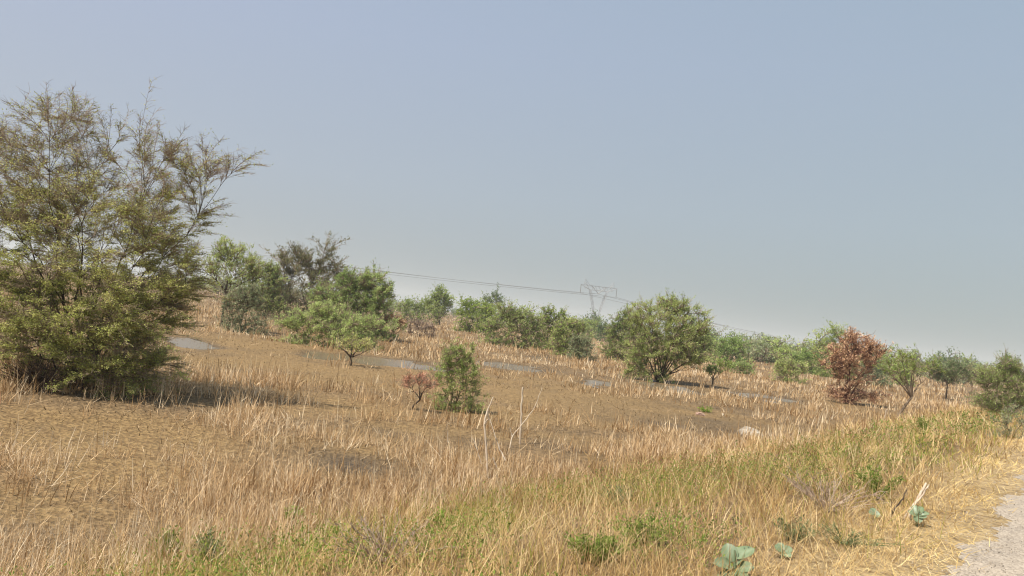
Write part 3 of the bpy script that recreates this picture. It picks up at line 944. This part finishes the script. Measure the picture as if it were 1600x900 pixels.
# distant treeline: a few grown trees, copied
protos = []
for i, (lf, wd_, ht_) in enumerate([('mid', 3.6, 3.4), ('greygreen', 4.6, 3.0), ('dark', 3.2, 4.2), ('light', 4.2, 3.2), ('mid', 5.0, 3.8), ('darkolive', 3.8, 3.2)]):
    y0 = 170.0
    lobes = [(0, y0, FIELD + ht_ * .55, wd_ * .36, wd_ * .36, ht_ * .40)]
    for k_ in range(5):
        a = k_ * 1.26 + i
        lobes.append((math.cos(a) * wd_ * .28, y0 + math.sin(a) * wd_ * .28, FIELD + ht_ * random.uniform(.35, .72), wd_ * .24, wd_ * .24, ht_ * .26))
    p = make_tree("distant_tree", "small hazy green tree in the far treeline on the skyline", T, (0, y0, FIELD), lobes, leaf=lf, n1=5, n2=14, n3=110, leaves=1500,
                  r0=.09, sprig=.6, leaf_len=.30, twig_r=.03, group="trees of the far treeline")
    protos.append(p)
far = []
for i in range(150):
    pxx = random.uniform(250, 1640)
    dd = random.uniform(130, 380)
    far.append((pxx, dd))
for i in range(46):
    far.append((random.uniform(1080, 1660), random.uniform(85, 200)))
used = set()
for i, (pxx, dd) in enumerate(far):
    pr = protos[i % 6]
    hx = ray(pxx, 497 + (pxx - 800) * .1157)
    x = hx[0] / hx[1] * dd
    if (i % 6) not in used and i < 6:
        root = pr; used.add(i % 6)
    else:
        root = pr.copy(); COL.objects.link(root)
        for ch in list(pr.children):
            c = ch.copy(); COL.objects.link(c); c.parent = root
    root.location = (x, dd, tz(x, dd) - .05)
    root.rotation_euler = (0, 0, random.uniform(0, 6.28))
    s_ = random.uniform(.75, 1.5)
    root.scale = (s_ * random.uniform(.9, 1.25), s_, s_)

# ------------------------------------------------------------------ pylon and lines
def bars(segs, r, sides=4):
    P = np.array([[a, b] for a, b in segs], float)
    return tubes(P, np.full((len(P), 2), r), sides)


PD = 560.0
pb = unproj(929, 512, PD); pb[2] = FIELD
pyl = empty("pylon", pb, "grey lattice power pylon faint above the middle treeline", "pylon")
yaw = R(8)
hw = [(0, 5.2), (13.5, 2.2), (30.5, 7.0)]


def corner(z, sx, sy):
    w_ = np.interp(z, [a for a, b in hw], [b for a, b in hw])
    dw = np.interp(z, [0, 13.5, 30.5], [4.6, 1.8, 1.6])
    return np.array([sx * w_, sy * dw, z])


legs_, brace = [], []
levels = [0, 3.6, 7, 10.4, 13.5]
for sx in (-1, 1):
    for sy in (-1, 1):
        legs_.append((corner(0, sx, sy), corner(13.5, sx, sy)))
        legs_.append((corner(13.5, sx, sy), corner(30.5, sx, sy)))
for a, b in zip(levels[:-1], levels[1:]):
    for sy in (-1, 1):
        brace += [(corner(a, -1, sy), corner(b, 1, sy)), (corner(a, 1, sy), corner(b, -1, sy))]
    for sx in (-1, 1):
        brace += [(corner(a, sx, -1), corner(b, sx, 1))]
ul = [13.5, 17, 20.5, 24, 27.3, 30.5]
for a, b in zip(ul[:-1], ul[1:]):
    for sx in (-1, 1):
        wi_a, wi_b = corner(a, sx, 1)[0], corner(b, sx, 1)[0]
        ia, ib = wi_a - sx * 1.3 * min(1, (a - 13.5) / 4), wi_b - sx * 1.3
        brace += [(np.array([wi_a, 0, a]), np.array([ib, 0, b])), (np.array([ia, 0, a]), np.array([wi_b, 0, b])), (np.array([ia, 0, a]), np.array([ib, 0, b]))]
arm, peaks = [], []
for y_ in (-1.2, 1.2):
    arm += [((-14, 0, 33.6), (14, 0, 33.6)), ((-14, 0, 33.6), (-7, y_, 30.5)), ((14, 0, 33.6), (7, y_, 30.5)), ((-7, y_, 30.5), (7, y_, 30.5))]
for xx in np.arange(-12, 12, 3):
    arm += [((xx, 0, 33.6), (xx + 1.5, 0, 30.9)), ((xx + 1.5, 0, 30.9), (xx + 3, 0, 33.6))]
for sx in (-1, 1):
    peaks += [((sx * 7, 0, 33.6), (sx * 11, 0, 38)), ((sx * 11.8, 0, 33.6), (sx * 11, 0, 38)), ((sx * 9, 0, 33.6), (sx * 10.4, 0, 36)), ((sx * 11.5, 0, 35.2), (sx * 9, 0, 33.6))]
ry = np.array([[math.cos(yaw), -math.sin(yaw), 0], [math.sin(yaw), math.cos(yaw), 0], [0, 0, 1]])


def pyl_part(nm, segs, r, mat):
    v, q = bars(segs, r)
    return quad_mesh(nm, v @ ry.T, q, mat, pyl)


pyl_part("tower_leg", legs_, .19, M['steel'])
pyl_part("bracing", brace, .12, M['steel'])
pyl_part("crossarm", arm, .18, M['steel'])
pyl_part("earth_peak", peaks[:4], .16, M['steel'])
pyl_part("earth_peak", peaks[4:], .16, M['steel'])
ins = [((-14, 0, 33.6), (-14, 0, 27.2)), ((14, 0, 33.6), (14, 0, 27.2)), ((-5.4, 0, 33.4), (0, 0, 28)), ((5.4, 0, 33.4), (0, 0, 28))]
for s_ in ins:
    pyl_part("insulator", [s_], .22, M['insul'])


def wire(pts, r, lab):
    """one conductor: its sagging run through the pylon clamp"""
    P = np.array(pts, float)
    v, q = tubes(P[None], np.full((1, len(P)), r), 5)
    o = quad_mesh("power_line", v, q, M['wire'], origin=P[0])
    return tag(o, lab, "power line", "lines hung on the pylon")


def span(a, b, sag, n=40):
    t = np.linspace(0, 1, n)[:, None]
    p = np.asarray(a) * (1 - t) + np.asarray(b) * t
    p[:, 2] -= (4 * sag * t * (1 - t))[:, 0]
    return p


def hpt(px_, above, depth):
    """a point at photo column px_, 'above' photo pixels over the horizon"""
    return unproj(px_ + above * .115, 497 + (px_ - 800) * .1157 - above, depth)


clamps = [pb + ry @ np.array(c_) for c_ in ((-14, 0, 27.0), (0, 0, 27.9), (14, 0, 27.0))]
labs = ["left conductor of the pylon, sagging away on both sides", "middle conductor hung on the pylon's V shaped insulators", "right conductor of the pylon, sagging away on both sides"]
for c_, lab, dl, al in zip(clamps, labs, (420, 440, 460), (80, 72, 64)):
    left = span(hpt(-260, al + 2, dl), c_, 5.0)
    right = span(c_, hpt(1345 + (al - 69) * 2, 5 + (al - 69) * .35, 1350), 3.5)
    wire(np.concatenate([left, right[1:]]), .13, lab)

# ------------------------------------------------------------------ rocks, dead sticks, roadside plants
import bmesh


def rock(px_, py_, wpx, hfrac, mat, label, seed, name="rock"):
    g = ground_at(px_, py_)
    r_ = wpx / F * np.linalg.norm(g - CAM) * .5
    bm = bmesh.new()
    bmesh.ops.create_icosphere(bm, subdivisions=4, radius=1)
    rs = np.random.default_rng(seed)
    pl = norm(rs.normal(size=(14, 3))); off = rs.uniform(.6, .9, 14)
    for v in bm.verts:
        c = np.array(v.co)
        for n_, o_ in zip(pl, off):
            d_ = c @ n_ - o_
            if d_ > 0: c = c - n_ * d_ * .8
        c = c * (1 + .05 * math.sin(c[0] * 4.3 + seed * 2) * math.cos(c[1] * 5.1 + c[2] * 3) + .03 * math.sin(c[0] * 9 + seed) * math.sin(c[1] * 8) + .02 * math.sin(c[2] * 17 + c[0] * 13))
        v.co = Vector((c[0] * r_, c[1] * r_ * .8, (c[2] + .18) * r_ * hfrac))
    me = bpy.data.meshes.new(name); bm.to_mesh(me); bm.free()
    me.materials.append(mat)
    o = bpy.data.objects.new(name, me); COL.objects.link(o)
    o.location = [float(a) for a in g]
    o.rotation_euler = (0, 0, rs.uniform(0, 6.28))
    return tag(o, label, "rock", "stones on the wet ground")


rock(1173, 684, 46, .62, M['rock'], "pale flat topped boulder at the edge of the bank grass", 3)
rock(1094, 649, 17, .6, M['redrock'], "small reddish stone on the dark mud", 4)
rock(1129, 648, 7, .7, M['rock'], "tiny pale pebble right of the reddish stone", 6)


def sticks(name, label, base_px, lines, mat, cat="dead branch", group=None):
    """bare sticks; each line: photo points from foot to tip, foot radius, tip radius, depth change along it"""
    g = ground_at(*base_px)
    px_wide = group is not None
    root_parts = []
    for ln_, r0_, r1_, dy in lines:
        n_ = len(ln_)
        pts = np.array([unproj(a, b, g[1] + dy * i / max(n_ - 1, 1)) for i, (a, b) in enumerate(ln_)])
        # resample
        tt = np.linspace(0, n_ - 1, 4 * n_)
        P = np.stack([np.interp(tt, np.arange(n_), pts[:, c]) for c in range(3)], 1)
        P[1:-1] += rng.normal(0, .004, P[1:-1].shape)
        root_parts.append(tubes(P[None], (1.1 if px_wide else .8) * np.linspace(r0_, r1_, len(P))[None] * rng.uniform(.9, 1.1, (1, len(P))), 6))
    V, Qd = cat_mesh(root_parts)
    o = quad_mesh(name, V, Qd, M[mat], origin=g, smooth=True)
    return tag(o, label, cat, group)


sticks("dead_branch", "bleached forked stick, leftmost of the pale sticks in the marsh grass", (762, 746),
       [([(762, 748), (760, 705), (757, 660), (760, 645), (771, 620)], .018, .008, .15), ([(757, 662), (763, 655), (765, 640)], .010, .006, -.1),
        ([(790, 720), (778, 695), (765, 655)], .010, .005, .1), ([(752, 725), (745, 700), (737, 680)], .009, .004, 0), ([(770, 715), (776, 730), (785, 738)], .008, .004, 0)], 'bark_pale', group="pale sticks in the marsh grass")
sticks("dead_branch", "tall straight bleached stick in the middle of the marsh grass", (814, 694),
       [([(812, 697), (814, 660), (815, 630), (817, 605)], .020, .014, 0)], 'bark_pale', group="pale sticks in the marsh grass")
sticks("dead_branch", "thin pale twig slanting up right behind the straight bleached stick", (796, 700),
       [([(796, 702), (800, 682), (818, 660), (836, 636), (847, 606)], .012, .005, .3), ([(800, 682), (797, 668)], .009, .005, 0)], 'bark_pale', group="pale sticks in the marsh grass")
sticks("dead_branch", "short pale stick leaning in the grass at the foot of the leaning tree", (1380, 662),
       [([(1379, 664), (1382, 653), (1385, 639)], .020, .016, 0)], 'bark_pale')
sticks("dead_branch", "thin pale stalk upright at the edge of the mud left of the sticks", (700, 690),
       [([(699, 690), (699, 662)], .009, .006, 0)], 'bark_pale')
sticks("dead_branch", "split bleached branch stub above the broad leaved plant by the road", (1425, 812),
       [([(1418, 815), (1428, 790), (1440, 768), (1447, 755)], .022, .016, .1), ([(1428, 790), (1444, 771), (1452, 757)], .014, .010, 0), ([(1412, 812), (1420, 798), (1424, 792)], .014, .008, 0)], 'bark_pale')
sticks("dead_branch", "dark brown bare branch leaning beside the bleached branch stub", (1392, 815),
       [([(1386, 822), (1394, 800), (1408, 782), (1417, 765)], .014, .008, .1), ([(1394, 800), (1392, 780)], .008, .004, 0)], 'bark_dark')


def bare_bush(label, bx, by, wpx, hpx, n=60, mat='greytwig', name="dead_shrub"):
    g = ground_at(bx, by)
    sc = np.linalg.norm(g - CAM) / F
    W_, H_ = wpx * sc * .5, hpx * sc
    a = rng.uniform(0, 6.28, n); q = np.sqrt(rng.uniform(.02, 1, n))
    tip = np.stack([np.cos(a) * q * W_, np.sin(a) * q * W_ * .8, H_ * rng.uniform(.5, 1, n) * (1.1 - .4 * q)], 1)
    P0 = rng.normal(0, .03, (n, 3)); P0[:, 2] = -.02
    C = P0 + (tip - P0) * np.array([.35, .35, .6])
    B1 = bez(P0, C, tip, 7)
    parts = [tubes(B1, .006 * np.linspace(1, .4, 7)[None] * np.ones((n, 1)), 3)]
    m_ = n * 7
    ii = rng.integers(0, n, m_); jj = rng.integers(2, 7, m_)
    S0 = B1[ii, jj]; S1 = S0 + norm(norm(S0 + [0, 0, .1]) + rng.normal(0, .6, (m_, 3))) * (H_ * rng.uniform(.1, .35, m_))[:, None]
    parts.append(tubes(np.stack([S0, (S0 + S1) / 2 + rng.normal(0, .008, S0.shape), S1], 1), .0035 * np.array([1, .8, .5])[None] * np.ones((m_, 1)), 3))
    V, Qd = cat_mesh(parts)
    o = quad_mesh(name, V, Qd, M[mat], tint=np.repeat(rng.uniform(0, 1, len(V) // 3), 3)[:len(V)] if len(V) % 3 == 0 else rng.uniform(0, 1, len(V)))
    o.location = [float(t) for t in g]
    return tag(o, label, "shrub")


bare_bush("grey lilac leafless twiggy shrub at the bottom edge left of centre", 605, 885, 200, 66, 34)
bare_bush("greyish bare twig bush among the bank grass below the dark mud", 1290, 800, 150, 60, 30)
bare_bush("dark twiggy thicket at the left foot of the large thorn tree", 62, 612, 120, 48, 80, mat='leaf_twigdark')


def wax_plant(label, bx, by, leaves_, hpx):
    """broad oval leaves in pairs on a short stem; leaves_: tip px, base px, width px"""
    g = ground_at(bx, by)
    d = g[1]
    root = empty("broadleaf_plant", g, label, "plant", "broad leaved plants by the road")
    sp = np.array([g + [0, 0, -.02], unproj(bx, by - hpx * .5, d), unproj(bx, by - hpx, d)])
    sv, sq = tubes(sp[None], np.array([[.012, .010, .006]]), 6)
    parts_v, parts_q, tn, off = [], [], [], 0
    for (tx, ty, bx_, by_, wpx, dy) in leaves_:
        p0 = unproj(bx_, by_, d); p1 = unproj(tx, ty, d + dy)
        ax = p1 - p0; ln_ = np.linalg.norm(ax); ax = ax / ln_
        view = norm(CAM - p0)
        nrm = norm(view * .55 + np.array([0, 0, .9]) + rng.normal(0, .2, 3))
        sd_ = norm(np.cross(nrm, ax)); up = np.cross(ax, sd_)
        nu, nv = 9, 5
        hw_ = wpx / F * d * .5
        vv = []
        for i in range(nu):
            u = i / (nu - 1)
            prof = math.sin(math.pi * min(1, u * .92 + .06)) ** .6 * (1 if u < 1 else .05)
            for j in range(nv):
                q = (j / (nv - 1) - .5) * 2
                vv.append(p0 + ax * ln_ * u + sd_ * q * hw_ * prof + up * (abs(q) * hw_ * .22 * prof - .18 * ln_ * u * u))
        ix = np.arange(nu * nv).reshape(nu, nv)
        qq = np.stack([ix[:-1, :-1], ix[1:, :-1], ix[1:, 1:], ix[:-1, 1:]], -1).reshape(-1, 4)
        parts_v.append(np.array(vv)); parts_q.append(qq + off); off += nu * nv
        t_ = rng.uniform(.3, .8)
        tn += [t_ + (.3 if j == 2 else 0) - (.25 if j in (0, 4) and rng.uniform() < .5 else 0) + rng.normal(0, .06) for i in range(nu) for j in range(nv)]
    quad_mesh("stem", sv, sq, M['waxleaf'], root, origin=g, tint=np.full(len(sv), .6), smooth=True)
    quad_mesh("foliage", np.concatenate(parts_v), np.concatenate(parts_q), M['waxleaf'], root, origin=g, tint=np.array(tn), smooth=True)
    return root


wax_plant("largest grey green broad leaved plant at the bottom edge near the road", 1148, 905,
          [(1136, 848, 1144, 878, 26, .05), (1178, 852, 1150, 872, 24, .05), (1120, 876, 1146, 884, 22, -.1), (1176, 884, 1150, 888, 20, -.1),
           (1134, 898, 1147, 888, 22, -.15), (1166, 900, 1150, 890, 18, -.15), (1152, 850, 1148, 880, 22, .12), (1122, 894, 1146, 896, 16, -.1), (1160, 862, 1149, 882, 16, 0)], 45)
wax_plant("small pale broad leaved plant half hidden in the grass right of the largest one", 1222, 872,
          [(1212, 850, 1222, 862, 15, .03), (1238, 854, 1223, 862, 14, .03), (1236, 868, 1223, 865, 14, -.06), (1218, 846, 1222, 862, 12, .06)], 14)
wax_plant("blue green broad leaved plant growing at the bleached branch stub", 1432, 822,
          [(1420, 797, 1432, 806, 13, .03), (1452, 799, 1433, 805, 13, 0), (1437, 816, 1432, 806, 14, -.06), (1448, 806, 1433, 806, 11, -.05), (1428, 788, 1432, 804, 12, .05), (1442, 790, 1433, 803, 11, .05)], 20)
wax_plant("dark leaved little plant left of the dark brown bare branch", 1368, 812,
          [(1358, 797, 1366, 803, 11, .02), (1376, 804, 1367, 804, 12, -.03), (1363, 792, 1366, 803, 10, .05)], 10)


def herb(label, bx, by, wpx, hpx, mat, n=600, leaf=.03, ratio=.5, stems=24, name="herb", group="green herbs in the bank grass"):
    """leafy weed: thin stems from one foot with small leaves"""
    g = ground_at(bx, by)
    sc = np.linalg.norm(g - CAM) / F
    W_, H_ = wpx * sc * .5, hpx * sc
    root = empty(name, g, label, "plant", group)
    a = rng.uniform(0, 6.28, stems); q = np.sqrt(rng.uniform(.02, 1, stems))
    tip = np.stack([np.cos(a) * q * W_, np.sin(a) * q * W_ * .8, H_ * rng.uniform(.55, 1, stems) * (1.05 - .45 * q)], 1)
    P0 = rng.normal(0, .02, (stems, 3)); P0[:, 2] = -.02
    B1 = bez(P0, P0 + (tip - P0) * np.array([.4, .4, .65]), tip, 6)
    v, q_ = tubes(B1, .004 * np.linspace(1, .5, 6)[None] * np.ones((stems, 1)), 3)
    quad_mesh("stem", v, q_, M[mat], root, tint=np.full(len(v), .35))
    ii = rng.integers(0, stems, n); t = rng.uniform(.2, 1, n) * 5
    i0 = np.minimum(t.astype(int), 4); fr = (t - i0)[:, None]
    C = B1[ii, i0] * (1 - fr) + B1[ii, i0 + 1] * fr + rng.normal(0, leaf * .7, (n, 3))
    C[:, 2] = np.maximum(C[:, 2], .005)
    Ls = leaf * rng.uniform(.6, 1.4, n)
    ax = norm(C - B1[ii, 0]) * np.array([1, 1, .5])
    V, Qd = leaf_quads(C, ax, Ls, Ls * ratio, .8)
    tint = .5 + rng.normal(0, .2, n)
    quad_mesh("foliage", V, Qd, M[mat], root, tint=np.repeat(np.clip(tint, 0, 1), 4))
    return root


herb("upright green weed on the bank just below the leaning tree", 1442, 682, 40, 34, 'herb', 900, .04)
herb("bright lime weed at the bottom centre left of the large green patch", 690, 826, 46, 34, 'limeherb', 300, .032)
herb("lime weed tuft in the dry stalks above the bottom edge left of centre", 456, 812, 34, 26, 'limeherb', 200, .028)
herb("dark green feathery weed in the bank grass right of centre", 962, 792, 64, 40, 'bluegreen', 900, .024)
herb("low lime weed beside the lilac twig shrub", 525, 842, 50, 26, 'limeherb', 240, .03)
herb("grey green weed at the bottom edge toward the left corner", 325, 880, 64, 54, 'bluegreen', 900, .028)
herb("green leafy weed left of the grey green weed at the bottom edge", 262, 872, 60, 48, 'herb', 700, .028)
herb("small yellow green sprout right of the grey green weed", 492, 862, 34, 24, 'limeherb', 160, .026)
herb("blue green trailing weed spreading beside the straw near the road", 1320, 850, 150, 30, 'bluegreen', 800, .02)
herb("blue green weed on the bank behind the trailing weed", 1240, 842, 90, 34, 'bluegreen', 900, .024)
herb("low dark herb in the middle of the bank grass", 1000, 850, 90, 44, 'herb', 1200, .03)
herb("dark green weed clump near the bottom edge right of centre", 930, 880, 110, 50, 'herb', 1500, .03)
herb("rounded green weed by the yellow straw close to the road", 1370, 780, 80, 60, 'herb', 1300, .028)
herb("green tuft on the wet mud above the pale boulder", 1103, 644, 34, 12, 'limeherb', 200, .05)

# leafy ground cover woven through the bank grass
def cover():
    n = 80000
    x, y, r = polar_points(n, 2.6, 45, R(47), 1.3)
    s = sdist(x, y)
    keep = sstep(.9, 1.6, s) * (1 - sstep(3.6, 4.9, s)) * np.clip(noise2(x, y, 1.3, 28) * 1.0 + noise2(x, y, 3.3, 29) * .5 + .28 + .8 * noise2(x, y, .75, 33), 0, 1) * (1 - .75 * sstep(8, 15, r))
    k = rng.uniform(0, 1, n) < keep
    x, y, r = x[k], y[k], r[k]
    m = len(x); q = 9
    ii = np.repeat(np.arange(m), q)
    C = np.stack([x[ii] + rng.normal(0, .07, m * q), y[ii] + rng.normal(0, .07, m * q), np.zeros(m * q)], 1)
    C[:, 2] = terrain(C[:, 0], C[:, 1]) + rng.uniform(.02, .33, m * q)
    Ls = np.maximum(.024, r[ii] * .0026) * rng.uniform(.6, 1.4, m * q)
    V, Qd = leaf_quads(C, rng.normal(0, 1, (m * q, 3)), Ls, Ls * .45, .7)
    tint = np.clip(.5 + np.repeat(rng.normal(0, .2, m), q) + rng.normal(0, .15, m * q), 0, 1)
    o = quad_mesh("weeds", V, Qd, M['herb'], tint=np.repeat(tint, 4))
    tag(o, "low leafy weeds woven through the bank grass", "weeds", kind="stuff")


cover()

# loose gravel along the road
def gravel():
    n = 6500
    t = 2 + 30 * rng.uniform(0, 1, n) ** 1.8
    o = -np.abs(rng.normal(0, .9, n)) + .35
    p = RP[None] + RD[None] * (t - 3)[:, None] + RN[None] * o[:, None]
    r_ = np.exp(rng.normal(-5.2, .4, n))
    base = np.array([[-1, -1, -1], [1, -1, -1], [1, 1, -1], [-1, 1, -1], [-.7, -.7, 1], [.7, -.7, 1], [.7, .7, 1], [-.7, .7, 1]]) * .6
    V = base[None] * (1 + rng.normal(0, .22, (n, 8, 3)))
    a = rng.uniform(0, 6.28, n); c, s_ = np.cos(a), np.sin(a)
    V = np.stack([V[..., 0] * c[:, None] - V[..., 1] * s_[:, None], V[..., 0] * s_[:, None] + V[..., 1] * c[:, None], V[..., 2] * .7], -1) * r_[:, None, None]
    z = np.where(o < 0, .024, np.maximum(terrain(p[:, 0], p[:, 1]), 0)) + r_ * .15
    V += np.concatenate([p, z[:, None]], 1)[:, None]
    f = np.array([[0, 3, 2, 1], [4, 5, 6, 7], [0, 1, 5, 4], [1, 2, 6, 5], [2, 3, 7, 6], [3, 0, 4, 7]])
    Qd = (np.arange(n)[:, None, None] * 8 + f[None]).reshape(-1, 4)
    o_ = quad_mesh("gravel", V.reshape(-1, 3), Qd, M['grit'], tint=np.repeat(rng.uniform(0, 1, n), 8))
    tag(o_, "loose gravel scattered on the road", "gravel", kind="stuff")


gravel()

# ------------------------------------------------------------------ hazy air
hz = bpy.data.meshes.new("haze")
bmh = bmesh.new()
bmesh.ops.create_cube(bmh, size=1)
for v in bmh.verts:
    v.co = Vector((v.co.x * 5200, v.co.y * 5200, -2.2 + (v.co.z + .5) * 52))
bmh.to_mesh(hz); bmh.free()
hm, ht, ho = new_mat("dusty_air")
pv = ht.nodes.new('ShaderNodeVolumePrincipled')
pv.inputs['Color'].default_value = (.90, .94, .95, 1)
pv.inputs['Density'].default_value = .0005
pv.inputs['Anisotropy'].default_value = .2
ht.links.new(pv.outputs[0], ho.inputs['Volume'])
hz.materials.append(hm)
hob = bpy.data.objects.new("haze", hz)
COL.objects.link(hob)
tag(hob, "thin dusty haze over the whole field", "haze", kind="stuff")
